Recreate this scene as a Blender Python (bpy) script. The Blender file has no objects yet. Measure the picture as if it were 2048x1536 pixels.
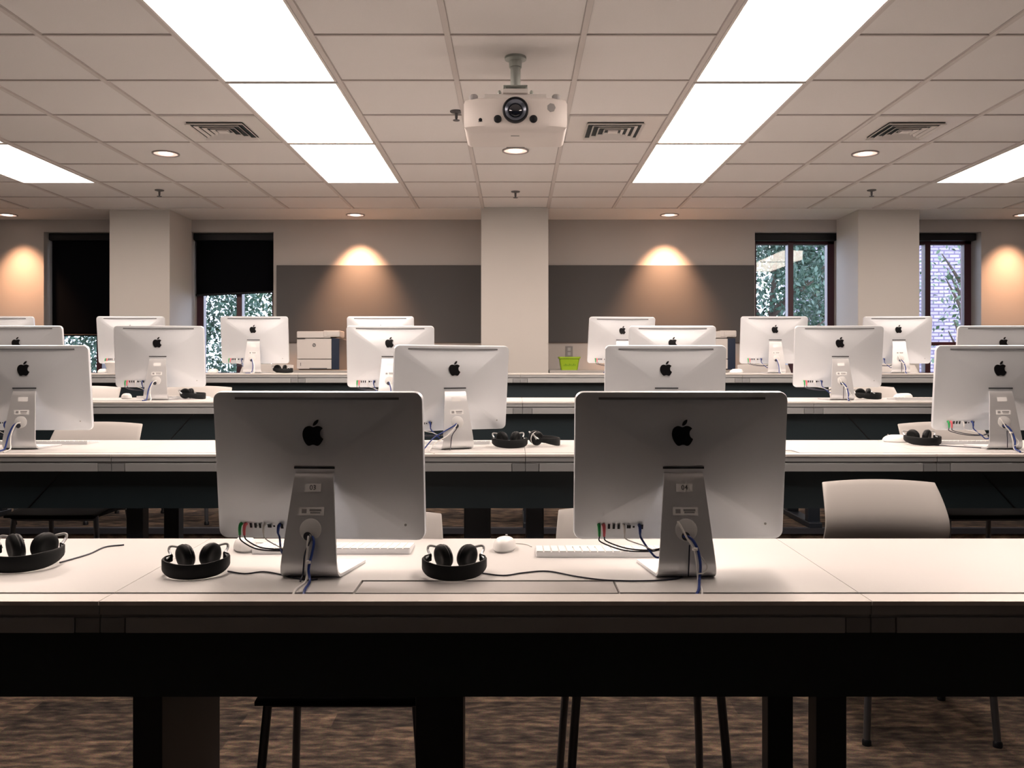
import bpy, bmesh, math, random
from mathutils import Vector, Matrix
from mathutils.geometry import tessellate_polygon
random.seed(7)
S = bpy.context.scene
COL = S.collection
PI = math.pi
CZ = 1.245                      # lens height above the front floor level
CEIL = CZ + 1.495
F = 1714.0
TIER = [0.0, 0.155, 0.31, 0.46]
NEAR = [1.85, 3.45, 4.88, 6.43]           # near edge of each table row
BODY = [2.14, 3.74, 5.19, 6.75]
DEEP = 0.68
DH = 0.74
STEP = [3.55, 4.98, 6.54]

# ------------------------------------------------------------ materials
def mat(name, col, rough=0.5, metal=0.0, emit=None, es=0.0, spec=None, noise=None, bump=None, coat=0):
    m = bpy.data.materials.new(name); m.use_nodes = True
    nt = m.node_tree; b = nt.nodes['Principled BSDF']
    b.inputs['Base Color'].default_value = (*col, 1)
    b.inputs['Roughness'].default_value = rough
    b.inputs['Metallic'].default_value = metal
    if spec is not None: b.inputs['Specular IOR Level'].default_value = spec
    if coat: b.inputs['Coat Weight'].default_value = coat
    if emit:
        b.inputs['Emission Color'].default_value = (*emit, 1)
        b.inputs['Emission Strength'].default_value = es
    if noise or bump:
        tc = nt.nodes.new('ShaderNodeTexCoord')
    if noise:
        sc, amt = noise
        n = nt.nodes.new('ShaderNodeTexNoise'); n.inputs['Scale'].default_value = sc
        n.inputs['Detail'].default_value = 4
        nt.links.new(tc.outputs['Object'], n.inputs['Vector'])
        r = nt.nodes.new('ShaderNodeMix'); r.data_type = 'RGBA'
        r.inputs['A'].default_value = (*[c*(1-amt) for c in col], 1)
        r.inputs['B'].default_value = (*[min(1, c*(1+amt)) for c in col], 1)
        nt.links.new(n.outputs['Fac'], r.inputs['Factor'])
        nt.links.new(r.outputs['Result'], b.inputs['Base Color'])
    if bump:
        sc, st = bump
        n = nt.nodes.new('ShaderNodeTexNoise'); n.inputs['Scale'].default_value = sc
        nt.links.new(tc.outputs['Object'], n.inputs['Vector'])
        bp = nt.nodes.new('ShaderNodeBump'); bp.inputs['Strength'].default_value = st
        bp.inputs['Distance'].default_value = 0.002
        nt.links.new(n.outputs['Fac'], bp.inputs['Height'])
        nt.links.new(bp.outputs['Normal'], b.inputs['Normal'])
    return m

M = {}
M['alu'] = mat('anodised_aluminium', (0.80, 0.835, 0.88), 0.42, 0.55)
M['alu_stand'] = mat('stand_aluminium', (0.80, 0.81, 0.83), 0.38, 0.66)
M['black'] = mat('black_plastic', (0.004, 0.005, 0.008), 0.45, spec=.35)
M['logo'] = mat('logo_black', (0.004, 0.004, 0.005), 0.3)
M['soft'] = mat('black_leatherette', (0.004, 0.005, 0.006), 0.6, spec=.25)
M['glass_black'] = mat('screen_glass', (0.004, 0.004, 0.005), 0.05)
M['white'] = mat('white_plastic', (0.80, 0.78, 0.76), 0.32)
M['key'] = mat('key_white', (0.86, 0.85, 0.84), 0.4)
M['sticker'] = mat('sticker', (0.84, 0.84, 0.84), 0.5)
M['ink'] = mat('ink', (0.03, 0.03, 0.035), 0.5)
M['smudge'] = mat('faded_print', (0.28, 0.28, 0.29), 0.6)
M['grommet'] = mat('grommet', (0.56, 0.56, 0.56), 0.5)
M['green'] = mat('green_plug', (0.01, 0.36, 0.08), 0.4)
M['pink'] = mat('pink_plug', (0.75, 0.12, 0.15), 0.4)
M['blue'] = mat('blue_cable', (0.010, 0.035, 0.20), 0.4)
M['cwhite'] = mat('white_cable', (0.75, 0.74, 0.72), 0.4)
M['cgrey'] = mat('grey_cable', (0.38, 0.38, 0.38), 0.4)
M['cblack'] = mat('black_cable', (0.012, 0.014, 0.03), 0.4)
M['top'] = mat('table_laminate', (0.62, 0.605, 0.595), 0.38, noise=(3, .02))
M['edge'] = mat('table_edge', (0.74, 0.70, 0.67), 0.4)
M['rail'] = mat('grey_rail', (0.37, 0.38, 0.39), 0.45, 0.1)
M['rail2'] = mat('grey_rail_cover', (0.27, 0.28, 0.29), 0.45, 0.1)
M['hatch'] = mat('hatch_grey', (0.50, 0.48, 0.47), 0.4, 0.2)
M['slotgrey'] = mat('slot_grey', (0.10, 0.10, 0.11), 0.6)
M['frontwall'] = mat('front_wall_paint', (0.04, 0.055, 0.08), 0.8)
M['slot'] = mat('slot_dark', (0.02, 0.022, 0.03), 0.6)
M['panel'] = mat('modesty_panel', (0.012, 0.024, 0.031), 0.5)
M['post'] = mat('post_dark', (0.008, 0.013, 0.021), 0.45)
M['chair'] = mat('chair_shell', (0.45, 0.43, 0.415), 0.42)
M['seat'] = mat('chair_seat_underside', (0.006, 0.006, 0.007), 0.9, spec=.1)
M['chrome'] = mat('chair_leg_metal', (0.14, 0.15, 0.17), 0.35, 0.8)
M['wall'] = mat('wall_paint', (0.46, 0.44, 0.425), 0.8, noise=(2, .02), bump=(80, .1))
M['column'] = mat('column_paint', (0.56, 0.54, 0.515), 0.8, noise=(2, .02), bump=(80, .1))
M['ceil'] = mat('ceiling_tile', (0.76, 0.74, 0.73), 0.9, noise=(150, .03), bump=(220, .25))
M['soffit'] = mat('soffit_paint', (0.74, 0.72, 0.70), 0.85)
M['tee'] = mat('ceiling_tee', (0.62, 0.58, 0.56), 0.6)
M['teeshadow'] = mat('tee_painted_shadow', (0.52, 0.49, 0.48), 0.8)  # darker colour paints the shadow along the tees, no real gap
M['board'] = mat('tack_board_fabric', (0.085, 0.085, 0.088), 0.9, noise=(300, .12), bump=(500, .3))
M['frame'] = mat('window_frame_maroon', (0.055, 0.016, 0.026), 0.45)
M['shade'] = mat('blind_fabric', (0.0012, 0.0016, 0.003), 0.9, spec=.1)
M['fixture'] = mat('fixture_frame', (0.72, 0.69, 0.67), 0.5)
M['lens'] = mat('light_diffuser', (0.9, 0.9, 0.9), 0.5, emit=(1.0, 0.83, 0.72), es=15.6)
M['bulb'] = mat('downlight_lamp', (0.9, 0.9, 0.9), 0.5, emit=(1.0, 0.80, 0.66), es=3.0)
M['reflector'] = mat('downlight_reflector_glow', (0.85, 0.72, 0.66), 0.25, 0.7, emit=(1.0, 0.70, 0.58), es=0.9)  # own emission stands in for lamp light caught by the reflector
M['ring'] = mat('downlight_ring', (0.30, 0.27, 0.26), 0.4)
M['vent'] = mat('vent_white', (0.72, 0.69, 0.67), 0.5)
M['ventdark'] = mat('vent_throat', (0.02, 0.03, 0.035), 0.7)
M['proj'] = mat('projector_shell', (0.70, 0.65, 0.625), 0.4)
M['projgrey'] = mat('projector_grey', (0.34, 0.33, 0.33), 0.5)
M['steel'] = mat('mount_steel', (0.42, 0.46, 0.44), 0.4, 0.6)
M['lensg'] = mat('lens_glass', (0.01, 0.012, 0.02), 0.03, coat=1)
M['lensring'] = mat('lens_ring', (0.16, 0.18, 0.23), 0.25, 0.5)
M['printer'] = mat('printer_shell', (0.66, 0.63, 0.61), 0.45)
M['navy'] = mat('printer_navy', (0.012, 0.022, 0.05), 0.4)
M['pgrey'] = mat('printer_dark_grey', (0.10, 0.10, 0.105), 0.5)
M['bin'] = mat('lime_green_plastic', (0.30, 0.47, 0.02), 0.4)
M['bindark'] = mat('bin_inside', (0.08, 0.22, 0.01), 0.6)
M['counter'] = mat('counter_top', (0.42, 0.40, 0.39), 0.4)
M['outlet'] = mat('outlet_grey', (0.22, 0.22, 0.22), 0.5)
M['leaf1'] = mat('leaf_green', (0.026, 0.060, 0.040), 0.5, noise=(2.0, .6))
M['leaf2'] = mat('leaf_light_green', (0.055, 0.10, 0.05), 0.5, noise=(2.0, .5))
M['bark'] = mat('bark', (0.05, 0.035, 0.025), 0.9, noise=(20, .4))
M['ground'] = mat('lawn', (0.05, 0.10, 0.03), 0.9, noise=(1, .3))
M['cup'] = mat('cup_grey', (0.45, 0.44, 0.43), 0.5)

def carpet():
    m = bpy.data.materials.new('carpet'); m.use_nodes = True
    nt = m.node_tree; b = nt.nodes['Principled BSDF']; b.inputs['Roughness'].default_value = 0.95
    b.inputs['Specular IOR Level'].default_value = 0.1
    tc = nt.nodes.new('ShaderNodeTexCoord')
    mp = nt.nodes.new('ShaderNodeMapping'); mp.inputs['Scale'].default_value = (13, 36, 30)
    nt.links.new(tc.outputs['Object'], mp.inputs['Vector'])
    n = nt.nodes.new('ShaderNodeTexNoise'); n.inputs['Scale'].default_value = 1.0; n.inputs['Detail'].default_value = 6
    nt.links.new(mp.outputs['Vector'], n.inputs['Vector'])
    cr = nt.nodes.new('ShaderNodeValToRGB')
    e = cr.color_ramp.elements
    e[0].position = .33; e[0].color = (.03, .025, .024, 1)
    e[1].position = .68; e[1].color = (.17, .13, .10, 1)
    x = e.new(.5); x.color = (.075, .06, .05, 1)
    nt.links.new(n.outputs['Fac'], cr.inputs['Fac'])
    br = nt.nodes.new('ShaderNodeTexBrick'); br.inputs['Scale'].default_value = 1
    br.inputs['Brick Width'].default_value = .32; br.inputs['Row Height'].default_value = .11
    br.inputs['Mortar Size'].default_value = 0
    br.inputs['Color1'].default_value = (.42, .42, .44, 1); br.inputs['Color2'].default_value = (1.25, 1.12, 1.0, 1)
    nt.links.new(tc.outputs['Object'], br.inputs['Vector'])
    fine = nt.nodes.new('ShaderNodeTexNoise'); fine.inputs['Scale'].default_value = 260
    nt.links.new(tc.outputs['Object'], fine.inputs['Vector'])
    mx = nt.nodes.new('ShaderNodeMix'); mx.data_type = 'RGBA'; mx.blend_type = 'MULTIPLY'; mx.inputs['Factor'].default_value = .8
    nt.links.new(cr.outputs['Color'], mx.inputs['A']); nt.links.new(br.outputs['Color'], mx.inputs['B'])
    mx2 = nt.nodes.new('ShaderNodeMix'); mx2.data_type = 'RGBA'; mx2.blend_type = 'OVERLAY'; mx2.inputs['Factor'].default_value = .7
    nt.links.new(mx.outputs['Result'], mx2.inputs['A']); nt.links.new(fine.outputs['Color'], mx2.inputs['B'])
    nt.links.new(mx2.outputs['Result'], b.inputs['Base Color'])
    bp = nt.nodes.new('ShaderNodeBump'); bp.inputs['Strength'].default_value = .6; bp.inputs['Distance'].default_value = .004
    nt.links.new(fine.outputs['Fac'], bp.inputs['Height']); nt.links.new(bp.outputs['Normal'], b.inputs['Normal'])
    return m
M['carpet'] = carpet()

def brickmat():
    m = bpy.data.materials.new('outside_brick'); m.use_nodes = True
    nt = m.node_tree; b = nt.nodes['Principled BSDF']; b.inputs['Roughness'].default_value = 0.9
    tc = nt.nodes.new('ShaderNodeTexCoord'); sp = nt.nodes.new('ShaderNodeSeparateXYZ'); cb = nt.nodes.new('ShaderNodeCombineXYZ')
    nt.links.new(tc.outputs['Object'], sp.inputs['Vector'])
    nt.links.new(sp.outputs['X'], cb.inputs['X']); nt.links.new(sp.outputs['Z'], cb.inputs['Y'])
    br = nt.nodes.new('ShaderNodeTexBrick'); br.inputs['Scale'].default_value = 1
    br.inputs['Brick Width'].default_value = .22; br.inputs['Row Height'].default_value = .075
    br.inputs['Mortar Size'].default_value = .014
    br.inputs['Color1'].default_value = (.20, .175, .235, 1); br.inputs['Color2'].default_value = (.31, .275, .35, 1)
    br.inputs['Mortar'].default_value = (.10, .08, .13, 1)
    nt.links.new(cb.outputs['Vector'], br.inputs['Vector'])
    nt.links.new(br.outputs['Color'], b.inputs['Base Color'])
    return m
M['brick'] = brickmat()

def glassmat():
    m = bpy.data.materials.new('window_glass'); m.use_nodes = True
    nt = m.node_tree; nt.nodes.clear()
    o = nt.nodes.new('ShaderNodeOutputMaterial'); t = nt.nodes.new('ShaderNodeBsdfTransparent')
    g = nt.nodes.new('ShaderNodeBsdfGlossy'); g.inputs['Roughness'].default_value = .02
    fr = nt.nodes.new('ShaderNodeFresnel'); fr.inputs['IOR'].default_value = 1.45
    mx = nt.nodes.new('ShaderNodeMixShader')
    t.inputs['Color'].default_value = (.93, .96, .97, 1)
    nt.links.new(fr.outputs['Fac'], mx.inputs['Fac']); nt.links.new(t.outputs[0], mx.inputs[1]); nt.links.new(g.outputs[0], mx.inputs[2])
    nt.links.new(mx.outputs[0], o.inputs['Surface'])
    return m
M['glass'] = glassmat()

# ------------------------------------------------------------ mesh helpers
def box(bm, x0, x1, y0, y1, z0, z1):
    v = [bm.verts.new(p) for p in ((x0,y0,z0),(x1,y0,z0),(x1,y1,z0),(x0,y1,z0),(x0,y0,z1),(x1,y0,z1),(x1,y1,z1),(x0,y1,z1))]
    for f in ((0,3,2,1),(4,5,6,7),(0,1,5,4),(1,2,6,5),(2,3,7,6),(3,0,4,7)): bm.faces.new([v[i] for i in f])

def obj(name, bm, m, parent=None, loc=None, bevel=0, seg=2, smooth=False, recalc=True):
    if recalc: bmesh.ops.recalc_face_normals(bm, faces=bm.faces[:])
    me = bpy.data.meshes.new(name); bm.to_mesh(me); bm.free()
    me.materials.append(m)
    if smooth or bevel:
        for p in me.polygons: p.use_smooth = True
    if bevel or smooth == 'auto':
        try: me.set_sharp_from_angle(angle=math.radians(38))
        except Exception: pass
    o = bpy.data.objects.new(name, me); COL.objects.link(o)
    if loc: o.location = loc
    if parent: o.parent = parent
    if bevel:
        b = o.modifiers.new('bevel', 'BEVEL'); b.width = bevel; b.segments = seg; b.limit_method = 'ANGLE'
        b.harden_normals = True
    return o

def boxobj(name, dims, m, parent=None, bevel=0, seg=2):
    bm = bmesh.new()
    if isinstance(dims[0], (int, float)): dims = [dims]
    for d in dims: box(bm, *d)
    return obj(name, bm, m, parent, bevel=bevel, seg=seg)

def tag(o, label=None, cat=None, group=None, kind=None):
    if label: o['label'] = label
    if cat: o['category'] = cat
    if group: o['group'] = group
    if kind: o['kind'] = kind
    return o

def thing(name, label, cat, loc=(0,0,0), rotz=0, group=None):
    o = bpy.data.objects.new(name, None); COL.objects.link(o)
    o.empty_display_size = .05
    o.location = loc; o.rotation_euler = (0, 0, rotz)
    return tag(o, label, cat, group)

def struct(o, label=None):
    o['kind'] = 'structure'
    if label: o['label'] = label
    return o

def copy_tree(o, parent=None):
    c = o.copy(); COL.objects.link(c); c.parent = parent
    for ch in list(o.children): copy_tree(ch, c)
    return c

def lathe(bm, prof, n=32, center=(0,0,0), axis='z', rot=None):
    """prof: list of (r, h)"""
    rings = []
    for r, h in prof:
        ring = []
        for i in range(n):
            a = 2*PI*i/n
            p = Vector((r*math.cos(a), r*math.sin(a), h))
            if axis == 'y': p = Vector((p.x, p.z, p.y))
            if axis == 'x': p = Vector((p.z, p.x, p.y))
            if rot: p = rot @ p
            ring.append(bm.verts.new(p + Vector(center)))
        rings.append(ring)
    for a, b in zip(rings, rings[1:]):
        for i in range(n):
            bm.faces.new((a[i], a[(i+1) % n], b[(i+1) % n], b[i]))
    bm.faces.new(rings[0]); bm.faces.new(rings[-1])

def catmull(pts, k=6):
    P = [Vector(p) for p in pts]; P = [P[0]*2-P[1]] + P + [P[-1]*2-P[-2]]
    out = []
    for i in range(1, len(P)-2):
        for j in range(k):
            t = j/k; a, b, c, d = P[i-1], P[i], P[i+1], P[i+2]
            out.append(.5*((2*b)+(c-a)*t+(2*a-5*b+4*c-d)*t*t+(3*b-a-3*c+d)*t**3))
    out.append(P[-2]); return out

def tube(bm, pts, r, n=8, k=6, raw=False):
    P = [Vector(p) for p in pts] if raw else catmull(pts, k)
    rings = []; up = Vector((0, 0, 1)); prev = None
    for i, p in enumerate(P):
        t = (P[min(i+1, len(P)-1)] - P[max(i-1, 0)]).normalized()
        if prev is None:
            a = up if abs(t.dot(up)) < .9 else Vector((1, 0, 0))
            s = t.cross(a).normalized()
        else:
            s = (prev - t*prev.dot(t)).normalized()
        prev = s; q = t.cross(s)
        rr = r(i/(len(P)-1)) if callable(r) else r
        rings.append([bm.verts.new(p + s*rr*math.cos(2*PI*j/n) + q*rr*math.sin(2*PI*j/n)) for j in range(n)])
    for a, b in zip(rings, rings[1:]):
        for j in range(n): bm.faces.new((a[j], a[(j+1) % n], b[(j+1) % n], b[j]))
    bm.faces.new(rings[0]); bm.faces.new(rings[-1])

def tubeobj(name, pts, r, m, parent=None, **k):
    bm = bmesh.new(); tube(bm, pts, r, **k); return obj(name, bm, m, parent, smooth='auto')

def rrect(w, h, r, n=6):
    out = []
    for cx, cz, a0 in ((w/2-r, h/2-r, 0), (-w/2+r, h/2-r, PI/2), (-w/2+r, -h/2+r, PI), (w/2-r, -h/2+r, 1.5*PI)):
        for i in range(n+1):
            a = a0 + PI/2*i/n; out.append((cx+r*math.cos(a), cz+r*math.sin(a)))
    return out

def text_mesh(s, size):
    c = bpy.data.curves.new('t', 'FONT'); c.body = s; c.size = size; c.align_x = 'CENTER'; c.align_y = 'CENTER'; c.resolution_u = 4
    o = bpy.data.objects.new('t', c)
    COL.objects.link(o)
    dg = bpy.context.evaluated_depsgraph_get(); dg.update()
    me = bpy.data.meshes.new_from_object(o.evaluated_get(dg))
    bpy.data.objects.remove(o); bpy.data.curves.remove(c)
    return me

# ------------------------------------------------------------ room shell
XL, XR, YF, YB = -6.1, 6.1, -5.0, 8.63
def build_floor():
    bm = bmesh.new()
    e = [YF] + STEP + [YB + .35]
    for i in range(4): box(bm, XL, XR, e[i], e[i+1], -.2, TIER[i])
    struct(obj('floor', bm, M['carpet']), 'brown and grey streaked carpet rising in steps')
    bm = bmesh.new()
    for i, s in enumerate(STEP): box(bm, XL, XR, s-.012, s+.03, TIER[i+1]-.03, TIER[i+1]+.003)
    struct(obj('trim_1', bm, M['slot']), 'dark nosing along the carpeted steps')
build_floor()
WT = .3
OPEN = [(-4.75, -3.80), (-3.28, -2.437), (2.41, 3.28), (3.78, 4.69)]
WZ0, WZ1 = CZ-.12, CZ+1.365
def build_walls():
    bm = bmesh.new()
    xs = [XL] + [v for o in OPEN for v in o] + [XR]
    for i in range(0, len(xs), 2): box(bm, xs[i], xs[i+1], YB, YB+WT, -.2, CEIL)
    for a, b in OPEN:
        box(bm, a, b, YB, YB+WT, -.2, WZ0); box(bm, a, b, YB, YB+WT, WZ1, CEIL)
    struct(obj('wall_back', bm, M['wall']), 'grey painted rear wall with windows')
    struct(boxobj('wall_left', (XL-.2, XL, YF, YB+WT, -.2, CEIL), M['wall']))
    struct(boxobj('wall_right', (XR, XR+.2, YF, YB+WT, -.2, CEIL), M['wall']))
    struct(boxobj('wall_front', (XL-.2, XR+.2, YF-.2, YF, -.2, CEIL), M['frontwall']))
    for n, (a, b, y0) in enumerate(((-3.83, -3.26, 8.08), (-.322, .308, 8.0), (3.23, 3.81, 8.08))):
        struct(boxobj('wall_pillar' if 0 else 'wall_pillar_' + ['left', 'centre', 'right'][n], (a, b, y0, YB, -.1+.5, CEIL), M['column'], bevel=.006),
               ['left', 'centre', 'right'][n] + ' square pillar standing proud of the rear wall')
build_walls()

SOF = 8.03
def build_ceiling():
    struct(boxobj('ceiling', (XL-.2, XR+.2, YF-.2, YB+WT, CEIL+.0, CEIL+.2), M['ceil']), 'suspended ceiling of pale square tiles')
    struct(boxobj('trim_2', (XL, XR, SOF, YB, CEIL-.006, CEIL+.0), M['soffit']), 'plain plaster band along the rear edge of the ceiling')
    bm = bmesh.new(); bs = bmesh.new()
    k = -10
    while k < 10:
        x = .305 + .61*k; k += 1
        if x < XL or x > XR: continue
        box(bm, x-.0125, x+.0125, YF, SOF, CEIL-.009, CEIL+.001)
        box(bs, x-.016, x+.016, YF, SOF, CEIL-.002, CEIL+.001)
    j = -12
    while j < 6:
        y = 4.456 + .61*j; j += 1
        if y < YF: continue
        box(bm, XL, XR, y-.006, y+.006, CEIL-.007, CEIL+.001)
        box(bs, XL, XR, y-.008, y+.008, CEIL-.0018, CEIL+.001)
    struct(obj('trim_3', bm, M['tee']), 'metal tee grid carrying the ceiling tiles')
    struct(obj('trim_4', bs, M['teeshadow']), 'darker strips beside the ceiling grid, shadow painted as colour')
build_ceiling()

# ------------------------------------------------------------ windows, blinds
def build_window(n, a, b, mull, transom, label):
    r = thing('window_%d' % n, label, None); struct(r)
    y0, y1 = YB+.19, YB+.27
    bm = bmesh.new(); t = .07
    box(bm, a, a+t, y0, y1, WZ0, WZ1); box(bm, b-t, b, y0, y1, WZ0, WZ1)
    box(bm, a, b, y0, y1, WZ1-.10, WZ1); box(bm, a, b, y0, y1, WZ0, WZ0+t)
    for m_ in mull: box(bm, m_-.028, m_+.028, y0-.01, y1, WZ0, WZ1)
    if transom: box(bm, a, b, y0, y1, transom-.018, transom+.018)
    obj('window_frame', bm, M['frame'], r, bevel=.004)
    boxobj('glass_pane', (a+.02, b-.02, y0+.04, y0+.046, WZ0+.02, WZ1-.02), M['glass'], r)
    boxobj('window_sill', (a, b, YB-.02, y0, WZ0-.03, WZ0), M['column'], r, bevel=.004)
build_window(1, -4.75, -3.80, [-4.28], None, 'window behind the left pillar, mostly covered by a black blind')
build_window(2, -3.28, -2.437, [-2.84], None, 'maroon framed window right of the left pillar, trees beyond')
build_window(3, 2.41, 3.28, [2.83], None, 'two pane window left of the right pillar, trees beyond')
build_window(4, 3.78, 4.69, [4.24], CZ+.245, 'narrow window right of the right pillar, brick building beyond')

def blind(a, b, zbot, label, slant=0.0, drape=True):
    r = thing('roller_blind', label, 'blind', ((a+b)/2, YB+.10, WZ1))
    w = (b-a)/2 - .012
    bm = bmesh.new()
    box(bm, -w, w, -.035, .04, -.075, -.003)
    obj('cassette', bm, M['black'], r, bevel=.008)
    if drape:
        bm = bmesh.new(); nx, nz = 12, 30; L = WZ1 - zbot
        g = []
        for j in range(nz+1):
            row = []
            for i in range(nx+1):
                u = -1 + 2*i/nx; v = j/nz
                z = -.06 - v*(L-.06) + v*slant*u
                row.append(bm.verts.new((u*(w-.015), .01 + .004*math.sin(u*3+v*5)*v, z)))
            g.append(row)
        for j in range(nz):
            for i in range(nx): bm.faces.new((g[j][i], g[j][i+1], g[j+1][i+1], g[j+1][i]))
        o = obj('fabric', bm, M['shade'], r, smooth=True)
        s = o.modifiers.new('thick', 'SOLIDIFY'); s.thickness = .002
        bm = bmesh.new()
        tube(bm, [(-w+.012, .01, -L-slant), (0, .01, -L), (w-.012, .01, -L+slant)], .012, n=10)
        obj('bottom_bar', bm, M['black'], r, smooth='auto')
    tubeobj('pull_chain', [(-w+.008, -.03, -.05), (-w+.006, -.03, -.4), (-w+.008, -.03, -.9)], .0022, M['cgrey'], r, n=6)
    return r
blind(-4.75, -3.80, CZ+.33, 'black roller blind pulled almost fully down left of the left pillar')
blind(-3.28, -2.437, CZ+.755, 'black roller blind pulled half down with crooked lower edge, right of left pillar', slant=.018)
blind(2.41, 3.28, CZ+1.2, 'black roller blind rolled up above the window left of the right pillar', drape=False)
blind(3.78, 4.69, CZ+1.2, 'black roller blind rolled up above the narrow window right of the right pillar', drape=False)

# tack boards
for a, b, s in ((-2.40, -.33, 'left'), (.318, 2.40, 'right')):
    o = boxobj('tack_board', (a, b, YB-.027, YB-.001, CZ+.25, CZ+1.027), M['board'], bevel=.004)
    tag(o, 'wide dark grey fabric tack board on the rear wall, %s of the centre pillar' % s, 'tack board')

# ------------------------------------------------------------ ceiling lights
def light_proto():
    r = thing('ceiling_light', '', 'ceiling light')
    bm = bmesh.new()
    hx, hy = .292, .600; t = .012
    box(bm, -hx, -hx+t, -hy, hy, -.014, 0); box(bm, hx-t, hx, -hy, hy, -.014, 0)
    box(bm, -hx+t, hx-t, -hy, -hy+t, -.014, 0); box(bm, -hx+t, hx-t, hy-t, hy, -.014, 0)
    obj('frame', bm, M['fixture'], r)
    boxobj('diffuser', (-hx+t, hx-t, -hy+t, hy-t, -.010, -.001), M['lens'], r)
    return r
lp = light_proto(); first = True
cols = [(-1.22, 'left of the projector'), (1.22, 'right of the projector'), (-3.66, 'at the far left edge'), (3.66, 'at the far right edge')]
pos = ['nearest, overhead', 'second nearest', 'third', 'furthest back']
for x, where in cols:
    for k in range(0 if abs(x) < 2 else 2, 4):
        y = 2.626 + 1.22*k
        o = lp if first else copy_tree(lp); first = False
        o.location = (x, y, CEIL-.0)
        tag(o, 'glowing rectangular ceiling light %s, the %s panel of its strip' % (where, pos[k]), 'ceiling light', 'recessed light panels in strips')

def downlight(x, y, label, power, size, z=CEIL, tint=(1, .50, .27), spot_off=0):
    r = thing('downlight', label, 'downlight', (x, y, z), 0, 'round recessed downlights')
    bm = bmesh.new(); n = 40
    prof = [(.092, -.001), (.092, -.008), (.080, -.008), (.080, -.001)]
    rings = [[bm.verts.new((a*math.cos(2*PI*i/n), a*math.sin(2*PI*i/n), h)) for i in range(n)] for a, h in prof]
    for a, b in zip(rings, rings[1:]):
        for i in range(n): bm.faces.new((a[i], a[(i+1) % n], b[(i+1) % n], b[i]))
    obj('trim_ring', bm, M['ring'], r, smooth='auto')
    bm = bmesh.new(); lathe(bm, [(.080, -.003), (.080, -.001)], 40); obj('reflector', bm, M['reflector'], r)
    bm = bmesh.new(); lathe(bm, [(.045, -.006), (.05, -.002)], 32); obj('lamp', bm, M['bulb'], r)
    L = bpy.data.lights.new('downlight_beam', 'SPOT'); L.energy = power; L.color = tint
    L.spot_size = math.radians(size); L.spot_blend = 1.0; L.shadow_soft_size = .05
    lo = bpy.data.objects.new('downlight_beam', L); COL.objects.link(lo); lo.location = (0, 0, -.02); lo.parent = r
    lo.rotation_euler = (math.radians(spot_off), 0, 0)
    return r
for x, w in ((-4.95, 'far left, warming the wall left of the blind'), (-1.56, 'over the left tack board'), (1.50, 'over the right tack board'), (4.95, 'far right, warming the wall beside the narrow window')):
    downlight(x, 8.35, 'warm downlight in the rear ceiling band, ' + w, 300 if abs(x) < 3 else 130, 74, z=CEIL-.006, spot_off=15)
for x, w in ((-2.44, 'behind the left air vent'), (0, 'directly behind the projector'), (2.44, 'behind the right air vent')):
    downlight(x, 5.98 if x else 5.9, 'round recessed downlight in a ceiling tile ' + w, 10, 100, tint=(1, .75, .58))

def vent(x, y, label):
    r = thing('air_vent', label, 'air vent', (x, y, CEIL), 0, 'square ceiling air diffusers')
    boxobj('backing', (-.285, .285, -.285, .285, -.006, -.001), M['vent'], r, bevel=.002)
    boxobj('throat', (-.17, .17, -.17, .17, -.009, -.006), M['ventdark'], r)
    for i in range(4):
        a = .165 - i*.038; d = .012
        bm = bmesh.new()
        def frustum(a0, z0, a1, z1):
            v0 = [bm.verts.new((sx*a0, sy*a0, z0)) for sx, sy in ((-1,-1),(1,-1),(1,1),(-1,1))]
            v1 = [bm.verts.new((sx*a1, sy*a1, z1)) for sx, sy in ((-1,-1),(1,-1),(1,1),(-1,1))]
            return v0, v1
        A, B = frustum(a, -.009, a+.012, -.022)
        for k in range(4): bm.faces.new((A[k], A[(k+1) % 4], B[(k+1) % 4], B[k]))
        o = obj('louvre', bm, M['vent'], r)
        s = o.modifiers.new('t', 'SOLIDIFY'); s.thickness = .003
    boxobj('centre_plate', (-.03, .03, -.03, .03, -.022, -.009), M['vent'], r)
    return r
vent(-1.83, 5.37, 'square louvred air vent beside the left light strip')
vent(.61, 5.37, 'square louvred air vent between the projector and the right light strip')
vent(2.44, 5.37, 'square louvred air vent at right, between the light strips')

def sprinkler(x, y, label):
    r = thing('sprinkler_head', label, 'sprinkler', (x, y, CEIL), 0, 'fire sprinkler heads')
    bm = bmesh.new(); lathe(bm, [(.038, 0), (.036, -.006), (.014, -.012)], 24); obj('escutcheon', bm, M['pgrey'], r, smooth='auto')
    bm = bmesh.new(); lathe(bm, [(.009, -.010), (.008, -.04), (.004, -.05)], 16); obj('nozzle', bm, M['pgrey'], r, smooth='auto')
    bm = bmesh.new(); lathe(bm, [(.02, -.052), (.02, -.055)], 16); obj('deflector', bm, M['pgrey'], r)
sprinkler(-3.0, 7.22, 'dark sprinkler head in the ceiling before the left pillar')
sprinkler(0, 7.28, 'sprinkler head in the ceiling before the centre pillar')
sprinkler(3.0, 7.22, 'dark sprinkler head in the ceiling before the right pillar')
sprinkler(-.345, 5.0, 'sprinkler head half hidden behind the left side of the projector')

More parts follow.
